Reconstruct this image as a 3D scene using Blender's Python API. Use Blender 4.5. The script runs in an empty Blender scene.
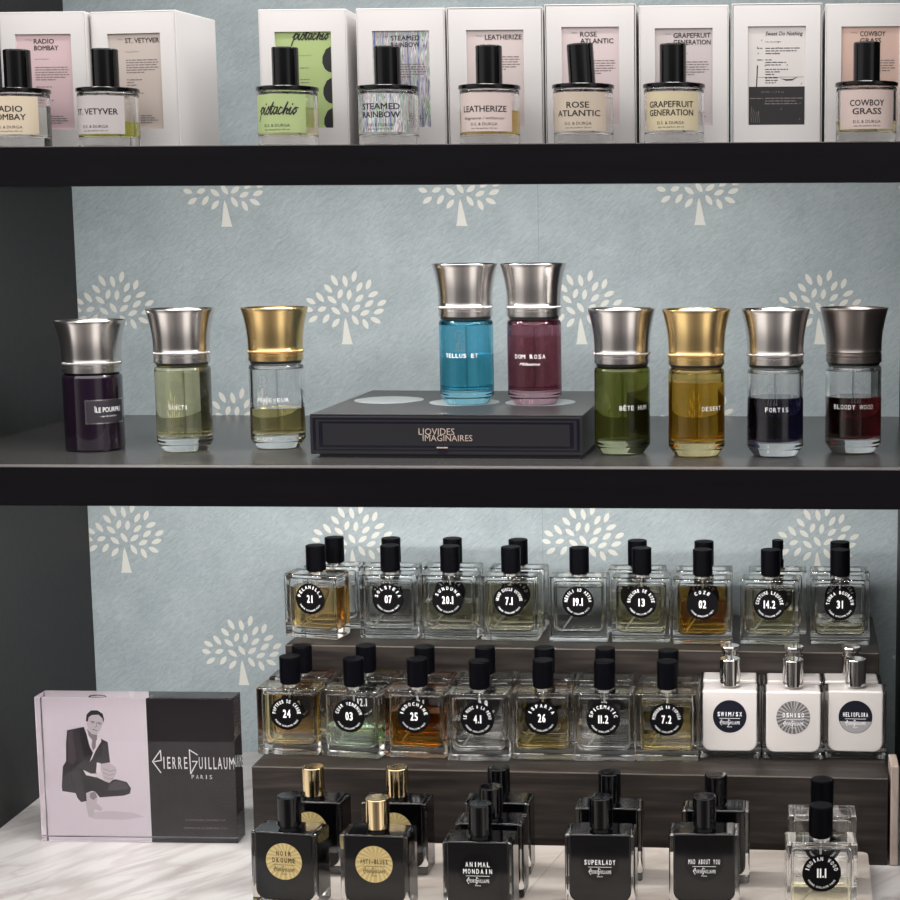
import bpy, math, random
from mathutils import Matrix, Vector
random.seed(7)
C = bpy.context.scene.collection
MM = 0.001
Z0 = 653.88                      # camera height over the marble counter, mm
pi = math.pi
def W(x, y, z): return Vector((x * MM, y * MM, (z + Z0) * MM))

# ------------------------------------------------------------------ materials
def new_mat(name):
    m = bpy.data.materials.new(name); m.use_nodes = True
    nt = m.node_tree
    for n in list(nt.nodes): nt.nodes.remove(n)
    out = nt.nodes.new('ShaderNodeOutputMaterial')
    return m, nt, out
def N(nt, typ, **kw):
    n = nt.nodes.new(typ)
    for k, v in kw.items():
        if k in n.inputs: n.inputs[k].default_value = v
        else: setattr(n, k, v)
    return n
def c4(c): return (c[0], c[1], c[2], 1.0)
def srgb(r, g, b):
    f = lambda u: (u / 255 / 12.92) if u <= 10 else ((u / 255 + .055) / 1.055) ** 2.4
    return (f(r), f(g), f(b))
def plain(name, col, rough=.5, metal=0., coat=0., spec=.5):
    m, nt, out = new_mat(name)
    b = N(nt, 'ShaderNodeBsdfPrincipled', **{'Base Color': c4(col), 'Roughness': rough, 'Metallic': metal, 'Coat Weight': coat, 'Coat Roughness': .06, 'Specular IOR Level': spec})
    nt.links.new(b.outputs[0], out.inputs[0])
    return m
def glass(name, col=(1, 1, 1), ior=1.47, rough=0.):
    m, nt, out = new_mat(name)
    b = N(nt, 'ShaderNodeBsdfGlass', **{'Color': c4(col), 'Roughness': rough, 'IOR': ior})
    nt.links.new(b.outputs[0], out.inputs[0])
    return m
def ramp(nt, stops):
    r = nt.nodes.new('ShaderNodeValToRGB'); e = r.color_ramp.elements
    while len(e) < len(stops): e.new(.5)
    for i, (p, c) in enumerate(stops): e[i].position = p; e[i].color = c4(c) if len(c) == 3 else c
    return r
def bump(nt, bsdf, height, strength, dist):
    b = N(nt, 'ShaderNodeBump', Strength=strength, Distance=dist)
    nt.links.new(height, b.inputs['Height']); nt.links.new(b.outputs[0], bsdf.inputs['Normal'])
def coords(nt, scale=(1, 1, 1), rot=(0, 0, 0)):
    t = nt.nodes.new('ShaderNodeTexCoord'); mp = nt.nodes.new('ShaderNodeMapping')
    mp.inputs['Scale'].default_value = scale; mp.inputs['Rotation'].default_value = rot
    nt.links.new(t.outputs['Object'], mp.inputs[0]); return mp.outputs[0]
def tint(c, n): return tuple(max(v, 1e-4) ** (1 / n) for v in c)

def mat_wallpaper():
    m, nt, out = new_mat('embossed_wallpaper')
    b = N(nt, 'ShaderNodeBsdfPrincipled', Roughness=.55); L = nt.links.new
    co = coords(nt, (60, 60, 60))
    n1 = N(nt, 'ShaderNodeTexNoise', Scale=.35, Detail=3.); L(co, n1.inputs[0])
    cr = ramp(nt, [(.3, srgb(152, 163, 167)), (.7, srgb(166, 176, 180))]); L(n1.outputs[0], cr.inputs[0])
    co2 = coords(nt, (1, 1, 1), (0, math.radians(38), 0)); st = nt.nodes.new('ShaderNodeMapping'); st.inputs['Scale'].default_value = (95, 95, 330); L(co2, st.inputs[0]); co2 = st.outputs[0]
    n2 = N(nt, 'ShaderNodeTexNoise', Scale=1., Detail=4., Distortion=1.2); L(co2, n2.inputs[0])
    mx = N(nt, 'ShaderNodeMixRGB', blend_type='OVERLAY', Fac=.30)
    L(cr.outputs[0], mx.inputs[1]); L(n2.outputs[0], mx.inputs[2]); L(mx.outputs[0], b.inputs['Base Color'])
    bump(nt, b, n2.outputs[0], .45, .0009); L(b.outputs[0], out.inputs[0]); return m
def mat_lacquer(name, col, rough, grain=(2, 40, 40), spec=.5):
    m, nt, out = new_mat(name)
    b = N(nt, 'ShaderNodeBsdfPrincipled', **{'Roughness': rough, 'Specular IOR Level': spec}); L = nt.links.new
    co = coords(nt, grain); n = N(nt, 'ShaderNodeTexNoise', Scale=3., Detail=5.); L(co, n.inputs[0])
    cr = ramp(nt, [(.3, tuple(v * .75 for v in col)), (.75, tuple(v * 1.3 for v in col))]); L(n.outputs[0], cr.inputs[0])
    L(cr.outputs[0], b.inputs['Base Color']); bump(nt, b, n.outputs[0], .08, .0006)
    L(b.outputs[0], out.inputs[0]); return m
def mat_marble(name, lo, hi, vein, ang):
    m, nt, out = new_mat(name)
    b = N(nt, 'ShaderNodeBsdfPrincipled', Roughness=.28); L = nt.links.new
    co = coords(nt, (1, 1, 1), (0, 0, math.radians(-ang))); st = nt.nodes.new('ShaderNodeMapping'); st.inputs['Scale'].default_value = (5, 17, 5); L(co, st.inputs[0]); co = st.outputs[0]
    n = N(nt, 'ShaderNodeTexNoise', Scale=1.7, Detail=7., Distortion=.5); L(co, n.inputs[0])
    cr = ramp(nt, [(.34, lo), (.46, tuple((a + 2 * c) / 3 for a, c in zip(lo, hi))), (.58, hi), (1., hi)]); L(n.outputs[0], cr.inputs[0])
    n2 = N(nt, 'ShaderNodeTexNoise', Scale=1.1, Detail=5., Distortion=.7); L(co, n2.inputs[0])
    v = ramp(nt, [(.46, (0, 0, 0)), (.5, (1, 1, 1)), (.54, (0, 0, 0))]); L(n2.outputs[0], v.inputs[0])
    ml = N(nt, 'ShaderNodeMath', operation='MULTIPLY'); ml.inputs[1].default_value = .3; L(v.outputs[0], ml.inputs[0])
    mx = N(nt, 'ShaderNodeMixRGB'); L(ml.outputs[0], mx.inputs[0]); L(cr.outputs[0], mx.inputs[1]); mx.inputs[2].default_value = c4(vein)
    L(mx.outputs[0], b.inputs['Base Color']); L(b.outputs[0], out.inputs[0]); return m
def mat_wood():
    m, nt, out = new_mat('dark_stained_oak')
    b = N(nt, 'ShaderNodeBsdfPrincipled', **{'Roughness': .45, 'Specular IOR Level': .3}); L = nt.links.new
    co = coords(nt, (2.6, 34, 34)); n = N(nt, 'ShaderNodeTexNoise', Scale=3.5, Detail=8., Distortion=.25); L(co, n.inputs[0])
    cr = ramp(nt, [(.32, srgb(21, 17, 16)), (.5, srgb(34, 29, 26)), (.72, srgb(54, 47, 43))]); L(n.outputs[0], cr.inputs[0])
    L(cr.outputs[0], b.inputs['Base Color']); bump(nt, b, n.outputs[0], .15, .0008); L(b.outputs[0], out.inputs[0]); return m
def mat_brushed(name, col, rough=.22):
    m, nt, out = new_mat(name)
    b = N(nt, 'ShaderNodeBsdfPrincipled', **{'Base Color': c4(col), 'Metallic': 1., 'Roughness': rough}); L = nt.links.new
    co = coords(nt, (30, 30, 900)); n = N(nt, 'ShaderNodeTexNoise', Scale=1., Detail=2.); L(co, n.inputs[0])
    r = N(nt, 'ShaderNodeMapRange'); r.inputs[3].default_value = rough - .03; r.inputs[4].default_value = rough + .04; L(n.outputs[0], r.inputs[0]); L(r.outputs[0], b.inputs['Roughness'])
    L(b.outputs[0], out.inputs[0]); return m
def mat_holo():
    m, nt, out = new_mat('holographic_foil')
    b = N(nt, 'ShaderNodeBsdfPrincipled', Metallic=.45, Roughness=.3); L = nt.links.new
    co = coords(nt, (330, 330, 26)); n = N(nt, 'ShaderNodeTexNoise', Scale=1., Detail=2.); L(co, n.inputs[0])
    cr = ramp(nt, [(.25, srgb(196, 194, 202)), (.36, srgb(96, 108, 168)), (.41, srgb(200, 202, 212)), (.46, srgb(132, 172, 122)), (.50, srgb(236, 234, 238)), (.545, srgb(112, 112, 126)), (.59, srgb(240, 238, 242)), (.63, srgb(190, 140, 150)), (.67, srgb(170, 172, 196)), (.8, srgb(242, 240, 244))]); L(n.outputs[0], cr.inputs[0])
    L(cr.outputs[0], b.inputs['Base Color']); L(b.outputs[0], out.inputs[0]); return m

M = {}
M['wall'] = mat_wallpaper()
M['motif'] = plain('cream_motif_ink', srgb(214, 214, 206), .55)
M['shelf'] = mat_lacquer('dark_lacquered_shelf', srgb(11, 9, 13), .5, spec=.1)
M['shelftop'] = mat_lacquer('dark_shelf_top', srgb(56, 55, 55), .26)
M['edgeglint'] = mat_lacquer('shelf_edge_highlight', srgb(104, 99, 99), .4)  # paler colour paints the light caught along the fascia's top edge
M['side'] = mat_lacquer('charcoal_side_panel', srgb(31, 30, 31), .5, spec=.3)
M['marble'] = mat_marble('white_marble', srgb(158, 153, 151), srgb(187, 184, 183), srgb(130, 112, 110), 52)
M['slab'] = mat_marble('cream_marble_slab', srgb(152, 141, 133), srgb(176, 168, 161), srgb(136, 123, 114), 8)
M['stone'] = mat_marble('beige_stone', srgb(150, 134, 124), srgb(176, 160, 150), srgb(120, 106, 98), 70)
M['wood'] = mat_wood()
M['woodedge'] = plain('wood_edge_highlight', srgb(92, 84, 78), .45)  # highlight on the steps' front edges, painted as a lighter strip
M['glass'] = glass('clear_glass')
M['acrylic'] = glass('clear_acrylic', (1, .985, .995), 1.49)
M['black'] = plain('matte_black_cap', srgb(4, 4, 7), .45, spec=.05)
M['gloss'] = plain('gloss_black', srgb(4, 4, 6), .12, spec=.4)
M['blacklabel'] = plain('black_label_paper', srgb(9, 8, 10), .55, spec=.06)
M['navylabel'] = plain('navy_label_paper', srgb(17, 18, 30), .5, spec=.2)
M['white'] = plain('white_ink', srgb(235, 235, 235), .5)
M['ink'] = plain('black_ink', srgb(28, 25, 28), .6)
M['greyink'] = plain('grey_ink', srgb(120, 108, 108), .6)
M['silver'] = mat_brushed('brushed_silver', srgb(212, 208, 206))
M['darksilver'] = mat_brushed('gunmetal', srgb(150, 141, 137), .3)
M['gold'] = mat_brushed('brushed_gold', srgb(228, 198, 140), .25)
M['chrome'] = plain('chrome', srgb(225, 222, 220), .08, 1.)
M['goldchrome'] = plain('polished_gold', srgb(238, 214, 168), .12, 1.)
M['goldlabel'] = plain('gold_label_foil', srgb(196, 172, 112), .42, .35)
M['goldray'] = plain('pale_gold_ray', srgb(214, 196, 144), .42, .35)
M['goldink'] = plain('dark_bronze_ink', srgb(66, 50, 26), .5)
M['greylabel'] = plain('grey_label_foil', srgb(88, 84, 86), .42, .2)
M['greyray'] = plain('pale_grey_ray', srgb(150, 146, 146), .42, .2)
M['palefoil'] = plain('pale_silver_foil', srgb(150, 146, 148), .4, .2)
M['milk'] = plain('milky_white_lacquer', srgb(186, 180, 177), .22, coat=.6)
M['lacq'] = plain('black_lacquer', srgb(5, 5, 7), .1)
M['carton'] = plain('white_carton_board', srgb(216, 212, 211), .45)
M['tubeclear'] = glass('clear_dip_tube', (.92, .92, .92), 1.25)
M['tube'] = plain('dip_tube_plastic', srgb(205, 205, 200), .3)
M['holo'] = mat_holo()
M['boxblack'] = plain('black_presentation_board', srgb(26, 25, 31), .4)
M['boxtop'] = plain('charcoal_board_top', srgb(50, 48, 50), .38)
M['boxline'] = plain('dark_blue_gloss_line', srgb(16, 15, 27), .25)
M['disc'] = plain('mirror_silver_disc', srgb(176, 182, 184), .3, .35)
M['rose'] = plain('pale_copper_ink', srgb(178, 160, 150), .4)
M['lilac'] = plain('pale_lilac_print', srgb(240, 230, 237), .4)
M['charcoal'] = plain('charcoal_print', srgb(30, 25, 28), .4, spec=.2)
M['suit'] = plain('print_suit', srgb(50, 44, 49), .4)
M['suitlight'] = plain('print_suit_fold', srgb(68, 61, 67), .4)
M['suitdark'] = plain('print_suit_shade', srgb(29, 25, 30), .4)
M['skin'] = plain('print_skin', srgb(214, 203, 208), .4)
M['skinshade'] = plain('print_skin_shade', srgb(150, 138, 145), .4)
M['shirt'] = plain('print_shirt', srgb(248, 241, 245), .4)
M['lilacshade'] = plain('print_floor_tone', srgb(222, 212, 219), .4)
M['purple'] = plain('deep_purple_lacquer', srgb(22, 10, 26), .12, coat=.8)
M['dark'] = plain('dark_gasket', srgb(14, 13, 14), .4)
_col = {}
def colmat(key, rgb, rough=.5):
    if key not in _col: _col[key] = plain(key, srgb(*rgb), rough)
    return _col[key]
def liquid(key, rgb, depth=46.):
    # rgb: share of light left after crossing the bottle once (depth in mm)
    k = 'liquid_' + key
    if k not in _col:
        m, nt, out = new_mat(k); L = nt.links.new
        g = N(nt, 'ShaderNodeBsdfGlass', **{'Color': (1, 1, 1, 1), 'Roughness': 0., 'IOR': 1.36})
        sg = [-math.log(max(v, 1e-3)) / (depth * MM) for v in rgb]; d = max(sg) * 1.0001 + 1e-3
        v = N(nt, 'ShaderNodeVolumeAbsorption', Color=(1 - sg[0] / d, 1 - sg[1] / d, 1 - sg[2] / d, 1), Density=d)
        L(g.outputs[0], out.inputs['Surface']); L(v.outputs[0], out.inputs['Volume']); _col[k] = m
    return _col[k]
def tinted(key, rgb):
    k = 'tinted_glass_' + key
    if k not in _col: _col[k] = glass(k, tint(rgb, 4), 1.47)
    return _col[k]

# ------------------------------------------------------------------ mesh building
class MB:
    def __init__(s): s.v = []; s.f = []; s.m = []; s.mats = []
    def mi(s, mat):
        if mat not in s.mats: s.mats.append(mat)
        return s.mats.index(mat)
    def add(s, vs, fs, mat, flip=False):
        o = len(s.v); s.v += [tuple(p) for p in vs]; k = s.mi(mat)
        for f in fs:
            f = [i + o for i in f]
            s.f.append(f[::-1] if flip else f); s.m.append(k)
        return s
    def box(s, x0, x1, y0, y1, z0, z1, mat, bev=0.):
        if bev:
            vs, fs = rprism(x1 - x0, y1 - y0, z0, z1, bev, bev, bev, 2)
            return s.add([(x + (x0 + x1) / 2, y + (y0 + y1) / 2, z) for x, y, z in vs], fs, mat)
        vs = [(x, y, z) for z in (z0, z1) for x, y in ((x0, y0), (x1, y0), (x1, y1), (x0, y1))]
        return s.add(vs, [(3, 2, 1, 0), (4, 5, 6, 7), (0, 1, 5, 4), (1, 2, 6, 5), (2, 3, 7, 6), (3, 0, 4, 7)], mat)
    def lathe(s, prof, mat, seg=48, flip=False, cx=0, cy=0):
        vs, fs, rings = [], [], []
        fine = [prof[0]]
        for (ra, za), (rb, zb) in zip(prof, prof[1:]):
            L = math.hypot(rb - ra, zb - za)
            if L > 4:
                for t in (.5 / L, 1 - .5 / L): fine.append((ra + (rb - ra) * t, za + (zb - za) * t))
            fine.append((rb, zb))
        for r, z in fine:
            if r < 1e-6: rings.append([len(vs)]); vs.append((cx, cy, z))
            else:
                rings.append(list(range(len(vs), len(vs) + seg)))
                vs += [(cx + r * math.cos(2 * pi * i / seg), cy + r * math.sin(2 * pi * i / seg), z) for i in range(seg)]
        for a, b in zip(rings, rings[1:]):
            for i in range(seg):
                j = (i + 1) % seg
                if len(a) == 1 and len(b) == 1: continue
                if len(a) == 1: fs.append((a[0], b[j], b[i]))
                elif len(b) == 1: fs.append((a[i], a[j], b[0]))
                else: fs.append((a[i], a[j], b[j], b[i]))
        return s.add(vs, fs, mat, flip)
    def tube(s, pts, r, mat, n=8):
        pts = [Vector(p) for p in pts]; vs, fs = [], []
        for i, p in enumerate(pts):
            d = (pts[min(i + 1, len(pts) - 1)] - pts[max(i - 1, 0)]).normalized()
            a = d.orthogonal().normalized()
            if abs(d.y) < .99: a = Vector((0, 1, 0)).cross(d).normalized()
            b = d.cross(a)
            vs += [tuple(p + (a * math.cos(2 * pi * k / n) + b * math.sin(2 * pi * k / n)) * r) for k in range(n)]
        for i in range(len(pts) - 1):
            for k in range(n):
                l = (k + 1) % n; fs.append((i * n + k, i * n + l, i * n + n + l, i * n + n + k))
        fs.append(tuple(range(n))[::-1]); fs.append(tuple(range((len(pts) - 1) * n, len(pts) * n)))
        return s.add(vs, fs, mat)
    def flat(s, poly, mat, y, fn=None):            # polygon in the x-z plane facing -y
        vs = [(x, y, z) for x, z in poly]
        a = sum(poly[i][0] * poly[(i + 1) % len(poly)][1] - poly[(i + 1) % len(poly)][0] * poly[i][1] for i in range(len(poly)))
        f = list(range(len(vs)))
        return s.add([fn(*p) for p in vs] if fn else vs, [f if a > 0 else f[::-1]], mat)
    def mesh2d(s, vf, mat, y, fn=None):
        vs, fs = vf; up = list(range(len(vs)))
        def root(i):
            while up[i] != i: up[i] = up[up[i]]; i = up[i]
            return i
        for f in fs:
            for q in f[1:]: up[root(q)] = root(f[0])
        order = {}
        for i in range(len(vs)): order.setdefault(root(i), len(order))
        vs = [(x, y - .008 * (order[root(i)] % 23), z) for i, (x, z) in enumerate(vs)]   # overlapping strokes never coplanar
        return s.add([fn(*p) for p in vs] if fn else vs, fs, mat)
    def mesh(s, name, smooth=35):
        me = bpy.data.meshes.new(name)
        me.from_pydata([(x * MM, y * MM, z * MM) for x, y, z in s.v], [], s.f)
        for m in s.mats: me.materials.append(m)
        me.polygons.foreach_set('material_index', s.m)
        if smooth:
            me.polygons.foreach_set('use_smooth', [len(f) < 9 for f in s.f]); me.set_sharp_from_angle(angle=math.radians(smooth))
        me.update(); return me

def outline(w, z0, z1, rb, rt, ins, n=5):
    pts = []; x = w / 2 - ins; a, b = z0 + ins, z1 - ins
    rb = max(rb - ins, .05); rt = max(rt - ins, .05)
    for cx, cz, r, st in ((x - rb, a + rb, rb, -90), (x - rt, b - rt, rt, 0), (-x + rt, b - rt, rt, 90), (-x + rb, a + rb, rb, 180)):
        e = [(cx + r * math.cos(math.radians(st + q)), cz + r * math.sin(math.radians(st + q))) for q in (0, 90)]
        d0, d1 = math.radians(st - 90), math.radians(st + 180); g = .7
        pts.append((e[0][0] + g * math.cos(d0), e[0][1] + g * math.sin(d0)))      # extra points keep the flats flat
        for k in range(n + 1):
            t = math.radians(st + 90 * k / n); pts.append((cx + r * math.cos(t), cz + r * math.sin(t)))
        pts.append((e[1][0] + g * math.cos(d1), e[1][1] + g * math.sin(d1)))
    return pts
def rprism(w, d, z0, z1, rb, rt, re, ne=3):
    rings = [(-d / 2, re + .7)]
    for k in range(ne + 1):
        t = pi / 2 * k / ne; rings.append((-d / 2 + re * (1 - math.cos(t)), re * (1 - math.sin(t))))
    rings.append((-d / 2 + re + min(.6, d / 8), 0))
    rings += [(-y, i) for y, i in rings[::-1]]
    vs, fs, n = [], [], None
    for y, ins in rings:
        o = outline(w, z0, z1, rb, rt, ins); n = len(o); vs += [(x, y, z) for x, z in o]
    fs.append(tuple(range(n)))
    for r in range(len(rings) - 1):
        for i in range(n):
            j = (i + 1) % n; fs.append((r * n + j, r * n + i, r * n + n + i, r * n + n + j))
    fs.append(tuple(range((len(rings) - 1) * n, len(rings) * n))[::-1])
    return vs, fs

# ------------------------------------------------------------------ lettering
_tc = {}
def raw_text(s, bold=0., shear=0.):
    k = (s, bold, shear)
    if k in _tc: return _tc[k]
    cu = bpy.data.curves.new('tmp', 'FONT'); cu.body = s; cu.resolution_u = 2; cu.shear = shear
    ob = bpy.data.objects.new('tmp', cu); C.objects.link(ob)
    dg = bpy.context.evaluated_depsgraph_get(); ev = ob.evaluated_get(dg); me = ev.to_mesh()
    vs = [(v.co.x, v.co.y) for v in me.vertices]; fs = []
    for p in me.polygons:
        f = list(p.vertices)
        a = sum(vs[f[i]][0] * vs[f[(i + 1) % len(f)]][1] - vs[f[(i + 1) % len(f)]][0] * vs[f[i]][1] for i in range(len(f)))
        fs.append(f if a > 0 else f[::-1])
    if bold:
        n = len(vs); base = list(vs); bf = [list(f) for f in fs]; vs, fs = [], []
        for i, (dx, dz) in enumerate(((-bold, -bold * .6), (bold, -bold * .6), (-bold, bold * .6), (bold, bold * .6))):
            vs += [(a + dx, b + dz) for a, b in base]; fs += [[q + n * i for q in f] for f in bf]
    ev.to_mesh_clear(); bpy.data.objects.remove(ob); bpy.data.curves.remove(cu)
    _tc[k] = (vs, fs); return _tc[k]
CAPH = .70
def text(s, h, x=0., z=0., w=None, align='C', bold=0., shear=0., cond=1.):
    """lettering of cap height h (mm), baseline at z; w fixes the total width"""
    vs, fs = raw_text(s, bold, shear)
    if not vs: return [], []
    x0 = min(v[0] for v in vs); x1 = max(v[0] for v in vs); k = h / CAPH
    kx = (w / (x1 - x0)) if w else k * cond
    wid = (x1 - x0) * kx; off = x - (wid / 2 if align == 'C' else 0 if align == 'L' else wid)
    return [((u - x0) * kx + off, v * k + z) for u, v in vs], fs
def wide(ch, cw): return cw * ({'I': .35, '1': .35, '.': .35, '/': .7, 'W': 1.3, 'M': 1.25}.get(ch, 1))
def spaced(s, h, pitch, x, z, cw, bold=0.):
    vs, fs = [], []; n = len(s)
    for i, ch in enumerate(s):
        if ch == ' ': continue
        a, b = text(ch, h, 0, 0, wide(ch, cw), 'C', bold)
        o = len(vs); vs += [(u + x + (i - (n - 1) / 2) * pitch, v + z) for u, v in a]; fs += [[q + o for q in f] for f in b]
    return vs, fs
def arc_text(s, h, R, span, cw, top=True, bold=.02):
    vs, fs = [], []; n = len(s); st = span / max(n - 1, 1)
    for i, ch in enumerate(s):
        if ch == ' ': continue
        a, b = text(ch, h, 0, 0, cw if ch not in 'I' else cw * .4, 'C', bold)
        t = math.radians((-span / 2 + i * st) * (1 if top else -1)); o = len(vs)
        for u, v in a:
            if top: r = R + v; th = t; vs.append((r * math.sin(th) + u * math.cos(th), r * math.cos(th) - u * math.sin(th)))
            else: r = R - v; th = t; vs.append((-r * math.sin(th) * -1 * -1 + u * math.cos(th), -r * math.cos(th) + u * math.sin(-th) * -1 * -1))
        fs += [[q + o for q in f] for f in b]
    return vs, fs
def stroke(pts, w):
    vs, fs = [], []
    for (x0, z0), (x1, z1) in zip(pts, pts[1:]):
        d = Vector((x1 - x0, z1 - z0)); L = d.length or 1; d /= L; n = Vector((-d.y, d.x)) * w / 2; e = d * w * .3
        o = len(vs); vs += [(x0 - e.x - n.x, z0 - e.y - n.y), (x1 + e.x - n.x, z1 + e.y - n.y), (x1 + e.x + n.x, z1 + e.y + n.y), (x0 - e.x + n.x, z0 - e.y + n.y)]
        fs.append([o, o + 1, o + 2, o + 3])
    return vs, fs
def join2d(*ms):
    vs, fs = [], []
    for a, b in ms:
        o = len(vs); vs += list(a); fs += [[q + o for q in f] for f in b]
    return vs, fs
def tf2d(m, sx, sz, x, z): return [(u * sx + x, v * sz + z) for u, v in m[0]], m[1]
def logo(w, weight=1., cut=None):
    """the angular house wordmark, width w, centred, about w*.24 tall, baseline at 0"""
    st = .9 * weight; k = w / 100.
    parts = [stroke([(10, 22), (0, 8.5), (9.5, -5)], 1.9 * st), stroke([(10, 22), (10.6, 10), (2, 8.3)], 1.9 * st),
             stroke([(45, 23), (45.6, -6), (54, 9), (48, 9)], 1.9 * st), stroke([(45, 23), (54.5, 17)], 1.9 * st)]
    for s, x0, x1 in (('I', 13, 14.4), ('E', 17.6, 21.6), ('R', 24, 28.4), ('R', 31, 35.4), ('E', 38, 42), ('U', 56, 60.6), ('I', 63.2, 64.6), ('L', 67.5, 71.2), ('L', 73.5, 77.2), ('A', 78.5, 84), ('U', 86, 90.4), ('M', 92.6, 98.6), ('E', 101, 105)):
        parts.append(text(s, 14.5, x0, 0, x1 - x0, 'L', .012 * weight))
    m = join2d(*parts); return [((u - 52) * k, v * k) for u, v in m[0]], m[1]
SCRIPT = {'p': [[(0, 4), (3, 9), (0, -6)], [(2, 6), (5, 9), (6.5, 5), (3, 1.5), (2, 2)]], 'i': [[(0, 5), (2.4, 8.5), (1.2, 2), (3, 1), (4.6, 4)], [(3.3, 11.5), (3.5, 12.4)]],
          's': [[(0, 3), (3.2, 9.5), (4.6, 4), (2.5, .8), (1, 2)]], 't': [[(0, 5), (3.6, 14), (1.5, 2), (3, 1), (4.6, 4)], [(.6, 9), (5, 9.6)]],
          'a': [[(5, 8.5), (2, 8.5), (.5, 4), (2, 1), (4, 4), (5, 8.5), (4.2, 2), (6, 1.5)]], 'c': [[(4.6, 7.5), (2.6, 8.8), (.6, 4), (2.2, 1), (5, 3)]],
          'h': [[(0, 3), (3.6, 14), (.8, 1), (2.4, 6.5), (4.6, 7.5), (4, 2), (6, 1.5)]], 'o': [[(3, 8.5), (.6, 5), (2, 1), (4.6, 4.5), (3, 8.5), (6, 8)]], 'u': [[(0, 5), (1.8, 8.5), (1, 2.2), (2.6, 1), (4.8, 8.5), (4.2, 2), (6, 1.5)]]}
def script(s, w, x, z, wt=1.5):
    ms = []; cx = 0
    for ch in s:
        for st in SCRIPT[ch]: ms.append(stroke([(cx + u + v * .22, v) for u, v in st], wt))
        cx += {'i': 4.2, 's': 4.6, 't': 4.4}.get(ch, 5.6)
    k = w / (cx + 3); m = join2d(*ms); return [(u * k + x - w / 2, v * k + z) for u, v in m[0]], m[1]

# ------------------------------------------------------------------ objects
def link(name, me, parent=None, loc=None):
    o = bpy.data.objects.new(name, me); C.objects.link(o)
    if parent: o.parent = parent
    if loc is not None: o.location = loc
    return o
def tag(o, label, cat, group=None):
    o['label'] = label; o['category'] = cat
    if group: o['group'] = group
    return o
def thing(name, label, cat, x, y, z, rot=0., group=None):
    o = bpy.data.objects.new(name, None); C.objects.link(o); o.empty_display_size = .01
    o.location = W(x, y, z); o.rotation_euler = (0, 0, math.radians(rot)); return tag(o, label, cat, group)
_mc = {}
def cached(key, fn):
    if key not in _mc: _mc[key] = fn()
    return _mc[key]

# ------------------------------------------------------------------ the cabinet
ZM, ZT1, ZB1, ZT2, ZB2, D, XL, XR = -653.88, 76.19, 39.05, -228.34, -266.44, 452.4, -837.2, 162.5
def structure(name, mb, smooth=0):
    o = link(name, mb.mesh(name, smooth), None, W(0, 0, 0)); o['kind'] = 'structure'; return o

LEAVES = [(298,212,355,312),(412,215,435,322),(522,175,495,278),(232,298,302,372),(155,368,225,458),(62,425,148,472),(578,278,527,365),(655,252,618,345),(390,340,360,428),(465,345,450,440),(725,365,630,410),(258,405,340,468),(588,392,513,455),(796,442,712,488),(678,442,598,502),(40,510,124,535),(165,535,246,505),(290,505,372,568),(390,465,448,552),(557,482,477,540),(640,535,553,575),(772,525,675,560),(80,638,164,582),(270,565,210,648),(362,605,293,686),(478,575,535,665),(577,608,622,702),(645,598,740,645)]
wb = MB(); wb.box(XL - 20, XR + 20, D, D + 15, ZM - 20, 420, M['wall'])
def clipped(poly):
    def cut(ps, f):
        out = []
        for i, p in enumerate(ps):
            q = ps[(i + 1) % len(ps)]; a, b = f(p), f(q)
            if a >= 0: out.append(p)
            if (a < 0) != (b < 0): t = a / (a - b); out.append((p[0] + (q[0] - p[0]) * t, p[1] + (q[1] - p[1]) * t))
        return out
    poly = cut(poly, lambda p: p[0] - XL - .5)
    if len(poly) > 2: poly = cut(poly, lambda p: XR - .5 - p[0])
    return poly
KM = .1338
for row in range(-3, 6):
    for col in range(-2, 3):
        tx = -362.6 + col * 286.1 + (143.1 if row % 2 else 0); tz = .8 - row * 142.2
        f = lambda px, py: (tx + (px - 427) * KM, tz + (840 - py) * KM)
        for x0, y0, x1, y1 in LEAVES:
            a, b = Vector((x0, y0)), Vector((x1, y1)); d = b - a; n = Vector((-d.y, d.x)).normalized(); L = d.length; poly = []
            for t, s in ((0, 0), (.12, .52), (.3, .9), (.5, 1), (.7, .88), (.88, .5), (1, 0)): poly.append(a + d * t + n * s * 23)
            for t, s in ((.88, .5), (.7, .88), (.5, 1), (.3, .9), (.12, .52)): poly.append(a + d * t - n * s * 23)
            p = clipped([f(q.x, q.y) for q in poly])
            if len(p) > 2: wb.flat(p, M['motif'], D - .25)
        p = clipped([f(*q) for q in ((418, 600), (432, 640), (470, 815), (480, 840), (375, 840), (384, 815), (405, 640))])
        if len(p) > 2: wb.flat(p, M['motif'], D - .25)
wb.flat([(-270.6, ZM), (-269.9, ZM), (-269.9, 420), (-270.6, 420)], plain('paper_seam', srgb(138, 148, 152), .6), D - .1)
structure('wall_back', wb)
structure('wall_left', MB().box(XL - 22, XL, -2, D, ZM - 20, 420, M['side']))
structure('wall_right', MB().box(XR, XR + 22, -2, D, ZM - 20, 420, M['side']))
for i, (zt, zb, zu, lab) in enumerate(((ZT1, ZB1, 50., 'dark lacquered upper shelf carrying the white cartons'), (ZT2, ZB2, -254., 'dark lacquered middle shelf carrying the bottles with flared metal caps'))):
    s = thing('display_shelf', lab, 'shelf', 0, 0, zu, 0, 'cabinet shelves')
    mb = MB(); mb.box(XL, XR, 16, D, 0, zt - zu, M['shelftop']); link('board', mb.mesh('board', 0), s)
    mb = MB(); mb.box(XL, XR, 0, 16, zb - zu, zt - zu - .7, M['shelf']); mb.box(XL, XR, .2, 16, zt - zu - .7, zt - zu, M['edgeglint']); link('fascia', mb.mesh('fascia', 40), s)
c = MB(); c.box(XL, XR, -230, D, -22, 0, M['marble'], 1.)
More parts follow.
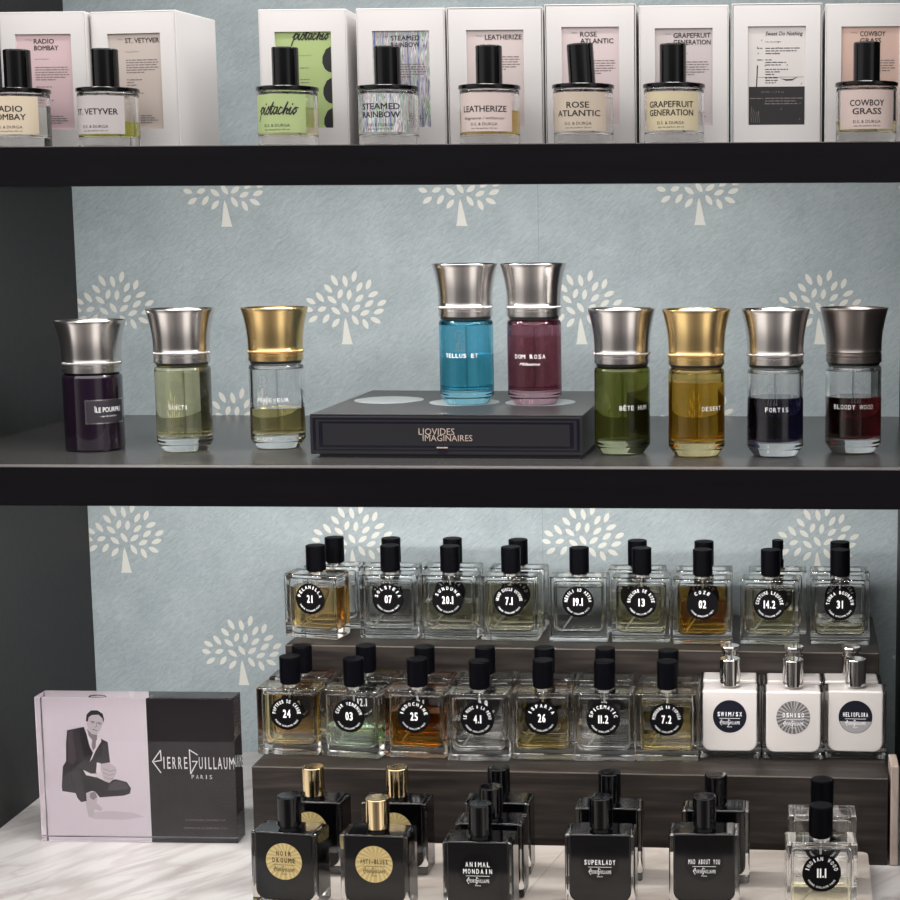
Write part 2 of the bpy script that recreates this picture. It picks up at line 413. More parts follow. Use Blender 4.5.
tag(link('marble_countertop', c.mesh('marble_countertop', 40), None, W(0, 0, ZM)), 'white grey-veined marble countertop along the bottom of the cabinet', 'countertop')
# thin stone slabs laid on the counter, cut at a slant where they meet
def slab(name, lab, poly, h):
    v = [(x, y, 0) for x, y in poly] + [(x, y, h) for x, y in poly]; n = len(poly)
    fs = [tuple(range(n))[::-1], tuple(range(n, 2 * n))] + [(i, (i + 1) % n, n + (i + 1) % n, n + i) for i in range(n)]
    mb = MB(); mb.add(v, fs, M['slab']); tag(link(name, mb.mesh(name, 0), None, W(0, 0, ZM)), lab, 'slab', 'stone slabs on the counter')
slab('stone_slab', 'cream stone slab under the gold-labelled bottles, left of the slanted joint', [(-478, -210), (-262, -210), (-201.5, 92), (-478, 96)], 18)
slab('stone_slab', 'cream stone slab under the clear bottle numbered 11.1, right of the slanted joint', [(-261.4, -210), (101, -210), (107.5, 78), (106.5, 84), (102, 87), (-200.9, 92)], 18)
# two-step riser
R1, R2 = 92.6, 97.
rs = thing('display_riser', 'two-step dark wood display riser holding the square perfume bottles', 'riser', -536, 110.6, ZM, -1.2)
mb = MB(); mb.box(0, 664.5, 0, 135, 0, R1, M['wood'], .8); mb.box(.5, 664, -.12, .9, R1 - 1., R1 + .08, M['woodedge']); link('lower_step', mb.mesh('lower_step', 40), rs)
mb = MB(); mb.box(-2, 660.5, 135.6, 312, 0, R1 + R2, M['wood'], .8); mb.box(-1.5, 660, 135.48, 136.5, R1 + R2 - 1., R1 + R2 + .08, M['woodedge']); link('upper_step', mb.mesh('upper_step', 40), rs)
mb = MB(); mb.box(-4.2, 4.2, -1, 40, 0, 106, M['stone'], 1.2)
o = tag(link('stone_offcut', mb.mesh('stone_offcut', 40), None, W(135.2, 97, ZM)), 'narrow beige stone strip standing upright at the right end of the wood riser', 'stone')

# ------------------------------------------------------------------ top shelf: cartons and round bottles
def bars(mb, mat, x0, z0, widths, step, h, y, mk=None):
    for i, w in enumerate(widths):
        x = x0; rem = w
        while rem > .6:
            q = min(rem, random.choice((2.2, 3.4, 4.6, 5.6))); mb.flat([(x, z0 - i * step), (x + q, z0 - i * step), (x + q, z0 - i * step + h), (x, z0 - i * step + h)], mat, y, mk); x += q + .8; rem -= q + .8
CW, CH, CD = 87., 134.5, 88.
def carton(name_lines, cx, rot, label, card, kind='plain', w=CW, h=CH, yf=86):
    t = thing('fragrance_carton', label, 'box', cx, yf + CD / 2, ZT1, rot, 'white fragrance cartons on the top shelf')
    def body():
        mb = MB(); y = -CD / 2; wx, za, zb = 28., 20.5, h - 21.5; m = M['carton']; X = w / 2; e = .9
        # rounded shell sides, back, top, base
        vs, fs = rprism(w, CD, 0, h, 1., 1., .9, 2); n = len(outline(w, 0, h, 1, 1, 0))
        mb.add(vs, fs[1:], m)
        X -= e; o = [(-X, e), (X, e), (X, h - e), (-X, h - e)]; q = [(-wx, za), (wx, za), (wx, zb), (-wx, zb)]
        mb.add([(a, y, b) for a, b in o + q], [(0, 1, 5, 4), (1, 2, 6, 5), (2, 3, 7, 6), (3, 0, 4, 7)], m)
        mb.add([(a, y, b) for a, b in q] + [(a * .985, y + 2.2, b) for a, b in q], [(0, 1, 5, 4), (1, 2, 6, 5), (2, 3, 7, 6), (3, 0, 4, 7)], m)
        return mb.mesh('carton_body', 30)
    link('carton_body', cached(('carton', w, h), body), t)
    mb = MB(); y = -CD / 2 + 2.1; q = 28.4; za, zb = 20., h - 21.
    mb.flat([(-q, za), (q, za), (q, zb), (-q, zb)], card, y)
    y -= .15; top = h - 21.5; ik = M['ink']; gi = M['greyink']
    if kind == 'sweet':
        mb.flat([(-27, 20.5), (27, 20.5), (27, 57), (-27, 57)], M['ink'], y + .05)
        mb.mesh2d(text('Sweet Do Nothing', 3.6, 7, top - 8.5, 36, 'C', .01, .25), ik, y)
        mb.mesh2d(text('eau de parfum', 1.3, -11, top - 15, 15, 'L'), ik, y)
        bars(mb, ik, -11, top - 21, (34, 30, 14), 2.5, .8, y); bars(mb, ik, -19, top - 21, (5,), 2.5, .8, y); bars(mb, ik, -19, top - 32, (6,), 2.5, .8, y)
        bars(mb, ik, -11, top - 32, (6, 20, 15), 2.4, .8, y); bars(mb, ik, -11, top - 41, (22, 15, 9), 2.4, .8, y); bars(mb, ik, -11, top - 49, (12, 12, 9), 2.4, .8, y)
        mb.mesh2d(stroke([(-19.5, 57), (-18.6, 77)], 1.1), ik, y); mb.mesh2d(stroke([(-18, 66), (26, 66)], .3), ik, y)
        mb.flat([(3, 65), (9, 62.5), (15, 62.8), (21, 66.5), (15, 64.2), (9, 64.0)], ik, y)
        mb.mesh2d(text('50 ML / 1.7 fl oz', 1.8, -4, 51, 22, 'C'), gi, y)
        bars(mb, gi, -26, 45.5, (13,), 2.4, .8, y); bars(mb, gi, -11, 45.5, (36, 30, 31), 2.6, .9, y)
        for k in range(5): mb.mesh2d(stroke([(-24 + k * 1.8, 23), (-25 + k * 1.9, 30 + k), (-24 + k * 1.5, 38 - k * 2)], .35), gi, y)
        for k in range(16): a, b = random.uniform(-25, 25), random.uniform(24, top - 12); mb.mesh2d(stroke([(a, b), (a + .8, b + 1.3)], .5), gi if b < 56 else ik, y)
    elif kind == 'pistachio':
        mb.mesh2d(script('pistachio', 38, 8, top - 8.5, 1.5), ik, y)
        for zc in (top - 27, top - 57, top - 86):
            P = [(27, zc + 13), (22, zc + 10), (18.6, zc + 3), (18.2, zc - 3), (20.5, zc - 8.5), (24, zc - 11.5), (27, zc - 12)]
            P = [(a, max(b, 20.6)) for a, b in P]; mb.flat(P, ik, y)
        mb.mesh2d(text('eau de parfum', 1.2, -6, top - 23, 14, 'L'), gi, y)
        for zc in (35, 46, 49, 53): bars(mb, gi, -4, top - zc, (9,), 2, .8, y)
    else:
        x0 = -10
        for i, ln in enumerate(name_lines): mb.mesh2d(text(ln, 4.6, x0, top - 9 - i * 6.4, min(4.05 * len(ln), 36), 'L', .012), ik, y)
        mb.mesh2d(text('TITLE', 1.1, -18.5, top - 6, 6, 'L'), gi, y)
        z = top - 13 - 6.4 * (len(name_lines) - 1) - 5
        mb.mesh2d(text('eau de parfum', 1.3, x0, z, 14, 'L'), gi, y)
        bars(mb, gi, x0, z - 8, (33, 34, 32, 34, 30, 20), 2.4, .9, y); bars(mb, gi, x0, z - 27, (16, 8, 11), 2.6, .9, y)
        bars(mb, gi, x0, z - 40, (18, 13), 2.6, .9, y); bars(mb, gi, x0 + 13, 33, (13, 16, 18, 12), 2.2, .9, y)
    link('window_card', mb.mesh('window_card', 0), t)
    return t
cm = lambda k, *rgb: colmat('card_' + k, [v * .93 for v in rgb], .5)
carton(['RADIO', 'BOMBAY'], -709.5, 0, 'white carton with a pink window card reading RADIO BOMBAY, far left of the top shelf', cm('pink', 226, 196, 200))
carton(['ST. VETYVER'], -613.2, -7.5, 'white carton turned to show its side, window card reading ST. VETYVER', cm('taupe', 206, 192, 184), w=90.5)
carton([], -450.7, 0, 'white carton with a lime green window card reading pistachio', cm('lime', 176, 196, 130), 'pistachio')
carton(['STEAMED', 'RAINBOW'], -354.3, 0, 'white carton with a rainbow foil window card reading STEAMED RAINBOW', M['holo'])
carton(['LEATHERIZE'], -261.9, 0, 'white carton with a pale pink window card reading LEATHERIZE', cm('blush', 222, 206, 204), w=94)
carton(['ROSE', 'ATLANTIC'], -168.9, 0, 'white carton with a pale rose window card reading ROSE ATLANTIC', cm('rose', 226, 208, 208), h=136.5, w=88.6)
carton(['GRAPEFRUIT', 'GENERATION'], -78.3, 0, 'white carton with a greyish window card reading GRAPEFRUIT GENERATION', cm('mauve', 208, 196, 196))
carton([], 11.6, 0, 'white carton with a white and black window card, no bottle in front of it', cm('white', 226, 219, 217), 'sweet', h=135.5)
carton(['COWBOY', 'GRASS'], 101.5, 0, 'white carton with a peach window card reading COWBOY GRASS, far right of the top shelf', cm('peach', 222, 188, 174))

def cyl_map(R, rot=0.):
    r = math.radians(rot)
    def fn(x, y, z):
        a = x / R + r; q = R - y; return (q * math.sin(a), -q * math.cos(a), z)
    return fn
def curved_patch(mb, R, a0, a1, z0, z1, mat, off, n=20, rot=0):
    r = math.radians(rot); vs, fs = [], []
    for i in range(n + 1):
        a = math.radians(a0 + (a1 - a0) * i / n) + r
        for z in (z0, z1): vs.append(((R + off) * math.sin(a), -(R + off) * math.cos(a), z))
    for i in range(n): fs.append((2 * i, 2 * i + 2, 2 * i + 3, 2 * i + 1))
    mb.add(vs, fs, mat)
def round_glass(mat):
    def fn():
        mb = MB(); R = 28.4
        mb.lathe([(0, .3), (R - 2, .3), (R - .6, .7), (R, 1.8), (R, 50), (R - .8, 51.4), (R - 3, 52), (0, 52)], mat, 64)
        mb.lathe([(0, 9.5), (R - 5, 9.5), (R - 3.4, 10.2), (R - 2.6, 12), (R - 2.6, 48), (R - 4, 50), (0, 50)], mat, 64, True)
        return mb.mesh('glass_body', 35)
    return cached(('round', mat.name), fn)
def round_bottle(lines, cx, rot, label, lab_mat, liq, level, capdx=0., scripted=False, holo=False):
    t = thing('round_perfume_bottle', label, 'perfume bottle', cx, 38, ZT1, 0, 'round perfume bottles on the top shelf')
    link('glass_body', round_glass(M['glass']), t)
    R = 28.4
    mb = MB(); r = R - 2.5
    mb.lathe([(0, 9.4), (r - 2.4, 9.4), (r - .8, 10.1), (r, 11.9), (r, level), (0, level)], liq, 64); link('perfume_liquid', mb.mesh('perfume_liquid', 35), t)
    link('collar', cached('rcollar', lambda: MB().lathe([(0, 52.1), (R + .5, 52.1), (R + 1, 52.6), (R + 1, 55.2), (R + .4, 55.8), (0, 55.8)], M['gloss'], 64).mesh('collar', 35)), t)
    def cap():
        return MB().lathe([(0, 55.9), (12.4, 55.9), (12.6, 56.2), (12.6, 91.8), (12.2, 92.7), (11.4, 93), (0, 93)], M['gloss'], 40).mesh('cap', 35)
    cp = link('cap', cached('rcap', cap), t, (capdx * MM, 0, 0))
    if holo == 'tilt': cp.rotation_euler = (0, math.radians(-3.2), 0); cp.location = (2.4 * MM, 0, .9 * MM)
    def dip():
        return MB().tube([(0, 0, 47.5), (0, 0, 30), (3, 2, 18), (7, 4, 10.4)], 1.2, M['tube'], 8).mesh('dip_tube', 60)
    link('dip_tube', cached('rdip', dip), t)
    mb = MB(); curved_patch(mb, R, -58, 58, 12, 47.5, lab_mat, .2, 24, rot); fn = cyl_map(R + .2, rot); ik = M['ink']
    if scripted: mb.mesh2d(script('pistachio', 42, 1, 28, 1.5), ik, -.12, fn)
    else:
        h = 5.6; z = 33 if len(lines) == 2 else 30
        for i, ln in enumerate(lines): mb.mesh2d(text(ln, h, 0, z - i * 7.6, min(5.5 * len(ln), 45), 'C', .014), ik, -.12, fn)
        if lines == ['LEATHERIZE']: mb.mesh2d(text('fragrance / enhancer', 2.6, 0, 23, 42, 'C', .0, .35), ik, -.12, fn)
    mb.mesh2d(text('D.S. & DURGA', 2.7, 0, 17.4, 26, 'C'), ik, -.12, fn)
    mb.mesh2d(text('eau de parfum 50 ml', 1.5, 0, 14.2, 25, 'C'), ik, -.12, fn)
    link('paper_label', mb.mesh('paper_label', 35), t)
lm = lambda k, *rgb: colmat('label_' + k, [v * .90 for v in rgb], .5)
clear = liquid('clear', (.93, .93, .90))
round_bottle(['RADIO', 'BOMBAY'], -715.5, 1, 'round bottle with a cream label reading RADIO BOMBAY, cut off at far left', lm('cream', 236, 218, 192), clear, 40)
round_bottle(['ST. VETYVER'], -628.5, -7, 'round bottle with a grey label reading ST. VETYVER and yellow-green liquid', lm('grey', 208, 200, 200), liquid('chartreuse', (.66, .66, .10)), 24, -1.5)
round_bottle([], -454.2, -8, 'round bottle with a lime green label reading pistachio', lm('lime', 186, 205, 142), liquid('straw', (.84, .78, .52)), 36, -1.2, True)
round_bottle(['STEAMED', 'RAINBOW'], -357.3, -5, 'round bottle with a rainbow foil label reading STEAMED RAINBOW', M['holo'], clear, 18, 0)
round_bottle(['LEATHERIZE'], -260.4, -3, 'round bottle with a pale pink label reading LEATHERIZE and golden liquid', lm('blush', 226, 206, 202), liquid('golden', (.78, .58, .16)), 32)
round_bottle(['ROSE', 'ATLANTIC'], -171.3, -5, 'round bottle with a beige label reading ROSE ATLANTIC and a tilted cap', lm('beige', 208, 192, 174), clear, 44, -2, False, 'tilt')
round_bottle(['GRAPEFRUIT', 'GENERATION'], -85.3, -4, 'round bottle with a buff label reading GRAPEFRUIT GENERATION', lm('buff', 216, 202, 168), clear, 30, -1)
round_bottle(['COWBOY', 'GRASS'], 95.3, -2, 'round bottle with a dusty pink label reading COWBOY GRASS', lm('dusty', 208, 188, 182), liquid('lemon', (.80, .76, .40)), 20)

# ------------------------------------------------------------------ middle shelf: flared bottles and the black box
GR = 28.2
def flared_glass(mat):
    def fn():
        mb = MB(); R = GR
        mb.lathe([(0, .3), (20.5, .3), (21.8, .8), (R - .6, 8.6), (R, 10), (R, 84.5), (R - 1, 87), (R - 4, 88.6), (14, 88.8), (14, 91), (0, 91)], mat, 72)
        mb.lathe([(0, 15.5), (R - 6, 15.5), (R - 4.2, 16.2), (R - 3.4, 18), (R - 3.4, 83), (R - 5, 86), (R - 8, 87), (0, 87)], mat, 72, True)
        return mb.mesh('glass_body', 28)
    return cached(('flared', mat.name), fn)
def flared_cap(mat, R0, z0, z1):
    def fn():
        mb = MB(); h = z1 - z0; b = R0
        prof = [(0, z0), (b - .8, z0), (b, z0 + .6), (b, z0 + 5.2), (b - .5, z0 + 5.6), (b - .5, z0 + 6.4), (b, z0 + 6.8), (b, z0 + 8.8), (b - .9, z0 + 9.2), (b - .9, z0 + 11.2), (b, z0 + 11.6)]
        for k in range(0, 13):
            t = k / 12; prof.append((b - .2 + (6.3) * t ** 2.1, z0 + 12 + (h - 12.8) * t))
        rt = prof[-1][0]
        prof += [(rt - .2, z1), (rt - 1.6, z1), (rt - 3, z1 - 2), (rt - 7, z1 - 14), (0, z1 - 15)]
        mb.lathe(prof, mat, 72)
        return mb.mesh('flared_cap', 40)
    def ring():
        mb = MB(); n = 64
        for i in range(n):
            a = 2 * pi * i / n; cx, cy = (R0 - .4) * math.cos(a), (R0 - .4) * math.sin(a); r = 1.25; vs = [(cx, cy, z0 + 10.2 - r), (cx, cy, z0 + 10.2 + r)]
            for la in (-35, 35):
                for k in range(6):
                    th = 2 * pi * k / 6; q = r * math.cos(math.radians(la)); vs.append((cx + q * math.cos(th), cy + q * math.sin(th), z0 + 10.2 + r * math.sin(math.radians(la))))
            fs = []
            for k in range(6):
                l = (k + 1) % 6; fs += [(0, 2 + l, 2 + k), (2 + k, 2 + l, 8 + l, 8 + k), (8 + k, 8 + l, 1)]
            mb.add(vs, fs, mat)
        return mb.mesh('beaded_ring', 80)
    return cached(('fcap', mat.name, R0, z0), fn), cached(('fring', mat.name, R0, z0), ring)
def emblem(r=7.):
    c = [(r * math.cos(a), r * math.sin(a)) for a in [math.radians(-60 + k * 12.5) for k in range(26)]]
    m = [stroke(c, .5), stroke([(-3, .5), (-1, 0), (0, -2), (0, -9), (-5, -14)], .5), stroke([(1, .5), (3, 0)], .5), stroke([(-6, -13), (-2, -11), (3, -11), (7, -12.5)], .5)]
    for q in (-5, -1.5, 3, 6.2): m.append(stroke([(q, -13), (q + .6, -18), (q - 1, -22), (q + 1.5, -22)], .5))
    return join2d(*m)
M['etch'] = plain('etched_line', srgb(110, 112, 112), .3)
def flared(cx, yf, z, label, glassm, liq, level, capm, txt, th, tw, tz, trot, em=None, sub=None):
    cx *= (1600 + yf + GR * .82) / (1600 + yf)
    t = thing('flared_cap_perfume_bottle', label, 'perfume bottle', cx, yf + GR * .82, z, 0, 'flared cap perfume bottles on the middle shelf')
    link('glass_body', flared_glass(glassm), t)
    r = GR - 3.3; lv = min(level, 86.5)
    prof = [(0, 15.4), (r - 2.6, 15.4), (r - .8, 16.1), (r, 17.9)] + ([(r, lv), (0, lv)] if lv < 83 else [(r, 83), (r - 1.6, lv), (0, lv)])
    link('perfume_liquid', MB().lathe(prof, liq, 72).mesh('perfume_liquid', 28), t)
    cap, ring = flared_cap(capm, 28.2, 91.2, 146.2)
    cp = link('flared_cap', cap, t)
    if capm is not M['darksilver']: link('beaded_ring', ring, cp)
    link('neck_gasket', cached('gasket', lambda: MB().lathe([(14.2, 88.9), (26.2, 88.9), (26.2, 91.1), (14.2, 91.1)], M['dark'], 48).mesh('neck_gasket', 40)), t)
    link('dip_tube', cached('fdip', lambda: MB().tube([(0, 0, 86.9), (0, 0, 17)], .9, M['tubeclear'], 8).mesh('dip_tube', 60)), t)
    mb = MB(); fn = cyl_map(GR, trot)
    if txt: mb.mesh2d(spaced(txt, th, tw / (len(txt) - .35), 0, tz, tw / len(txt) * .78), M['white'], -.12, fn)
    if sub: mb.mesh2d(text(sub, 3., 0, tz - 7, 22, 'C', 0, .4), M['white'], -.12, fn)
    if em is not None: mb.mesh2d(tf2d(emblem(), .72, .72, em, tz + 23), M['etch'], -.12, fn)
    link('printed_lettering', mb.mesh('printed_lettering', 0), t)
    return t
# the purple bottle
t = thing('flared_cap_perfume_bottle', 'opaque dark purple bottle with a framed label, far left on the middle shelf', 'perfume bottle', -695, 133, ZT2, 0, 'flared cap perfume bottles on the middle shelf')
link('glass_body', MB().lathe([(0, 0), (27, 0), (29.3, .8), (30, 2.5), (30, 76), (29, 78.5), (25, 79.5), (0, 79.5)], M['purple'], 72).mesh('glass_body', 35), t)
cap, ring = flared_cap(M['silver'], 29.6, 80.4, 134); cp = link('flared_cap', cap, t); link('beaded_ring', ring, cp)
link('neck_gasket', MB().lathe([(0, 79.6), (27, 79.6), (27, 80.3), (0, 80.3)], M['dark'], 48).mesh('neck_gasket', 40), t)
mb = MB(); rot = 47
curved_patch(mb, 30, -42, 42, 29, 54, M['silver'], .15, 24, rot); curved_patch(mb, 30, -40, 40, 30.2, 52.8, colmat('plum_label', (38, 33, 42)), .3, 24, rot)
fn = cyl_map(30.3, rot); mb.mesh2d(text('\u00CELE POURPRE', 5., 2, 41, 30, 'C', .01), M['white'], -.12, fn); mb.mesh2d(text('- eau de parfum -', 1.9, 2, 36, 20, 'C'), M['white'], -.12, fn)
link('framed_label', mb.mesh('framed_label', 35), t)

flared(-589.2, 102.5, ZT2, 'clear bottle full of pale yellow-green perfume, third bottle from the black box', M['glass'], liquid('pale_green', (.82, .78, .46)), 86.5, M['silver'], 'SANCTI', 4.4, 19, 45, 6, -1)
flared(-500.5, 129, ZT2, 'gold-capped clear bottle half full of olive yellow perfume, just left of the black box', M['glass'], liquid('olive_yellow', (.62, .52, .20)), 42, M['gold'], 'PELEVEUR', 4., 33, 50, 6, -10)
flared(-141.1, 93, ZT2, 'olive green glass bottle just right of the black box', tinted('olive', (.40, .42, .17)), liquid('moss', (.55, .55, .25)), 86.5, M['silver'], 'B\u00CATE HUM', 4.6, 30, 46, 30)
flared(-66.3, 76.9, ZT2, 'gold-capped amber yellow bottle right of the olive green bottle', tinted('amber', (.84, .60, .18)), liquid('amber', (.80, .60, .16)), 74, M['gold'], 'DESERT', 4.4, 22, 47, 36)
flared(11.3, 78.7, ZT2, 'clear bottle two thirds full of deep navy blue perfume reading FORTIS', M['glass'], liquid('navy', (.003, .003, .035)), 59, M['silver'], 'FORTIS', 4.6, 23, 46, 3, -5)
flared(89.3, 106, ZT2, 'clear bottle of dark red perfume with a gunmetal cap, far right of the middle shelf', M['glass'], liquid('blood_red', (.11, .004, .006)), 57, M['darksilver'], 'BLOODY WOOD', 4.6, 42, 46, -2, 2)
# presentation box
BX0, BX1, BY0, BY1, BH = -452, -178, 67.5, 321, 43.5
t = thing('presentation_box', 'low black presentation box with silver discs on its lid, on the middle shelf', 'box', BX0, 71.6, ZT2, -1.4)
bw = BX1 - BX0
mb = MB(); mb.box(8, bw - 4, 6, 246, 0, 3.5, M['boxblack']); link('plinth', mb.mesh('plinth', 0), t)
mb = MB(); mb.box(0, bw, 0, 250, 3.5, BH - 1.6, M['boxblack'], .7)
for k, (ins, m) in enumerate(((3, M['boxline']), (6, M['boxblack']), (9, M['boxline']), (13, M['boxblack']))):
    mb.flat([(ins, 5.5 + ins * .55), (bw - ins, 5.5 + ins * .55), (bw - ins, BH - 2 - ins * .55), (ins, BH - 2 - ins * .55)], m, -.05 - .05 * k)
mb.mesh2d(text('LIQVIDES', 6.6, 110, 23.6, 36, 'L', .004), M['rose'], -.4); mb.mesh2d(text('IMAGINAIRES', 6.2, 114, 17.4, 50, 'L', .004), M['rose'], -.4)
link('drawer_front', mb.mesh('drawer_front', 0), t)
mb = MB(); mb.box(128, 139, -1.4, .0, 10.2, 11.4, M['rose']); mb.box(129.5, 137.5, -.8, 0, 3.8, 10.1, M['boxline']); link('pull_tab', mb.mesh('pull_tab', 0), t)
mb = MB(); mb.box(0, bw, 0, 250, BH - 1.5, BH, M['boxtop'], .6)
mb.add([(u, 11 + v * 1.4, BH + .05) for u, v in stroke([(128, 0), (131, 5)], .8)[0] + stroke([(131, 0), (134, 5)], .8)[0] + stroke([(134, 0), (137, 5)], .8)[0]], [(0, 1, 2, 3), (4, 5, 6, 7), (8, 9, 10, 11)], M['rose']); link('lid', mb.mesh('lid', 40), t)
lid = t.children[-1]
ca, sa = math.cos(math.radians(1.4)), math.sin(math.radians(1.4))
for wx, wy in ((-402.5, 211), (-317, 190), (-236, 190)):
    dx, dy = wx - BX0, wy - 71.6; lx, ly = dx * ca - dy * sa, dx * sa + dy * ca
    d = link('silver_disc', cached('disc', lambda: MB().lathe([(0, -.1), (37, -.1), (37, .35), (36.6, .5), (0, .5)], M['disc'], 64).mesh('silver_disc', 40)), t, (lx * MM, ly * MM, BH * MM))
ZBX = ZT2 + BH + .5
blue = tinted('turquoise', (.15, .58, .80))
flared(-307.2, 152, ZBX, 'turquoise blue glass bottle standing on the black presentation box', blue, liquid('aqua', (.55, .80, .78)), 52, M['silver'], 'TELLUS ET', 4.2, 35, 50, -2, -1)
flared(-236.6, 152, ZBX, 'burgundy glass bottle standing on the black presentation box', tinted('burgundy', (.38, .15, .20)), liquid('wine', (.72, .50, .52)), 71, M['silver'], 'DOM ROSA', 4.4, 33, 49, -3, None, 'Millesime')

# ------------------------------------------------------------------ square bottles
PW, PD, PH = 66., 32.5, 74.
def square_glass():
    def fn():
        mb = MB(); vs, fs = rprism(PW, PD, .3, PH, 2.2, 2.2, 1.8, 3); mb.add(vs, fs, M['glass'])
        vs, fs = rprism(PW - 10, PD - 10, 10.5, PH - 5, 7.5, 4, 2.6, 3); mb.add(vs, fs, M['glass'], True)
        return mb.mesh('glass_body', 40)
    return cached('square_glass', fn)
def square_liquid(liq, level):
    lv = min(level, PH - 5); w, d = PW - 9.8, PD - 9.8
    def fn():
        mb = MB(); vs, fs = rprism(w, d, 10.4, lv, 7.5, 4 if level >= PH - 6 else .3, 2.6 if level >= PH - 6 else .8, 3); mb.add(vs, fs, liq); return mb.mesh('perfume_liquid', 40)
    return cached(('sqliq', liq.name, level), fn)
def square_cap(m):
    def fn():
        r = 11.1; return MB().lathe([(0, 76.7), (r - .3, 76.7), (r, 77.1), (r, 104.6), (r - .4, 105.2), (r - 1, 105.4), (0, 105.4)], m, 40).mesh('cap', 35)
    return cached(('sqcap', m.name), fn)
def pump(): return cached('pump', lambda: MB().lathe([(0, 76.6), (7, 76.6), (7, 84), (5.8, 85), (5.8, 96), (6.6, 97), (6.6, 106), (6, 107), (0, 107)], M['black'], 32).mesh('spray_pump', 35))
def chrome_neck_cap():
    def fn():
        return MB().lathe([(0, 76), (8.6, 76), (9.6, 77), (9.6, 98), (8.6, 98.6), (8.6, 103), (10.6, 104.6), (10.8, 107), (10.2, 108.4), (0, 108.8)], M['chrome'], 40).mesh('cap', 30)
    return cached('ccap', fn)
def collar(m): return cached(('sqcollar', m.name), lambda: MB().lathe([(0, 73.6), (9.2, 73.6), (9.2, 75.6), (8, 76.5), (0, 76.5)], m, 32).mesh('neck_collar', 35))
def dip(): return cached('sqdip', lambda: MB().tube([(0, 0, 73), (0, 0, 55), (-3, 0, 40), (-9, 0, 26), (-18, 0, 13.5)], 1.0, M['tube'], 8).mesh('dip_tube', 60))
def disc_mesh(mb, R, zc, mat, n=56, y=-PD / 2 - .1, th=.3):
    P = [(R * math.cos(2 * pi * i / n), zc + R * math.sin(2 * pi * i / n)) for i in range(n)]
    vs = [(x, y, z) for x, z in P] + [(x, y - th, z) for x, z in P]
    mb.add(vs, [tuple(range(n))[::-1], tuple(range(n, 2 * n))] + [((i + 1) % n, i, n + i, n + (i + 1) % n) for i in range(n)], mat)
    return y - th
RL, ZL = 17.8, 46.2
def rays(mb, y, R, zc, mat, n=26, cx=0, cz=0):
    for i in range(n):
        a0 = 2 * pi * (i + random.uniform(-.1, .1)) / n; a1 = a0 + 2 * pi / n * random.uniform(.35, .6)
        mb.flat([(cx, zc + cz), (R * math.cos(a0), zc + R * math.sin(a0)), (R * math.cos(a1), zc + R * math.sin(a1))], mat, y)
def number_label(num, name, black=M['blacklabel']):
    mb = MB(); y = disc_mesh(mb, RL, ZL, black) - .12
    mb.mesh2d(spaced(num, 8.6, 4.5, .3, ZL - 4.3, 3.7, .03) if '.' not in num else dotted(num), M['white'], y)
    if name:
        sp = min(150, 21 * (len(name) - 1)) if len(name) < 13 else 172
        up = arc_text(name, 3.7 if len(name) < 17 else 3.4, 11.8, sp, min(2.6, 12.6 * math.radians(sp / (len(name) - 1)) * .68), True, .016)
        mb.mesh2d(tf2d(up, 1, 1, 0, ZL), M['white'], y)
    lo = arc_text('PIERRE GUILLAUME PARIS', 1.8, 14.6, 118, 1.0, False, .01)
    mb.mesh2d(tf2d(lo, 1, 1, 0, ZL), M['white'], y)
    return mb.mesh('round_label', 30)
def dotted(num):
    a, b = num.split('.'); ms = []; x = 0
    for ch in a: wd = 1.4 if ch == '1' else 3.6; ms.append(text(ch, 8.6, x, 0, wd, 'L', .03)); x += wd + 1.1
    ms.append(stroke([(x + .5, .4), (x + .5, 1.2)], 1.2)); x += 2.1
    for ch in b: wd = 1.4 if ch == '1' else 3.6; ms.append(text(ch, 8.6, x, 0, wd, 'L', .03)); x += wd + 1.1
    m = join2d(*ms); return tf2d(m, 1, 1, -(x - 1.1) / 2, ZL - 4.3)
def brand_label(lines, style):
    base = {'gold': M['goldlabel'], 'black': M['gloss'], 'navy': M['navylabel'], 'ray': M['greylabel'], 'helio': M['navylabel']}[style]
    ink = M['goldink'] if style == 'gold' else M['white']
    mb = MB(); y = disc_mesh(mb, RL, ZL, base)
    if style == 'gold': rays(mb, y - .06, RL - .3, ZL, M['goldray'], 22, 2, 5)
    if style == 'ray': rays(mb, y - .06, RL - .3, ZL, M['greyray'], 26, 0, 2)
    if style == 'helio':
        P = [(-RL * .955, ZL - 4.8)] + [(RL * .98 * math.cos(a), ZL + RL * .98 * math.sin(a)) for a in [math.radians(196 + k * 148 / 18) for k in range(19)]] + [(RL * .955, ZL - 4.8)]
        mb.flat(P, M['palefoil'], y - .06)
    y -= .14; z = ZL + (1.4 if len(lines) == 1 else 5.6) - (1.6 if style == 'black' else 0)
    for i, ln in enumerate(lines):
        n = len(ln); pt = min(4.0, (30. if style == 'black' else 27.) / n); mb.mesh2d(spaced(ln, 4.6, pt, 0, z - 6.6 * i - (1 if len(lines) == 1 else 0), pt * .66, .025), ink, y)
    zb = z - 6.6 * (len(lines) - 1) - (3.6 if len(lines) == 1 else 2.4)
    mb.flat([(-11, zb), (11, zb), (11, zb + .4), (-11, zb + .4)], ink, y)
    mb.mesh2d(tf2d(logo(20, 1.25), 1, 1.15, 0, zb - 6.2), ink, y); mb.mesh2d(text('Paris', 1.5, 0, zb - 9.6, 5, 'C'), ink, y)
    return mb.mesh('round_label', 30)
GU, GL, GC = 'square bottles on the upper step of the riser', 'square bottles on the lower step of the riser', 'square bottles on the stone slabs'
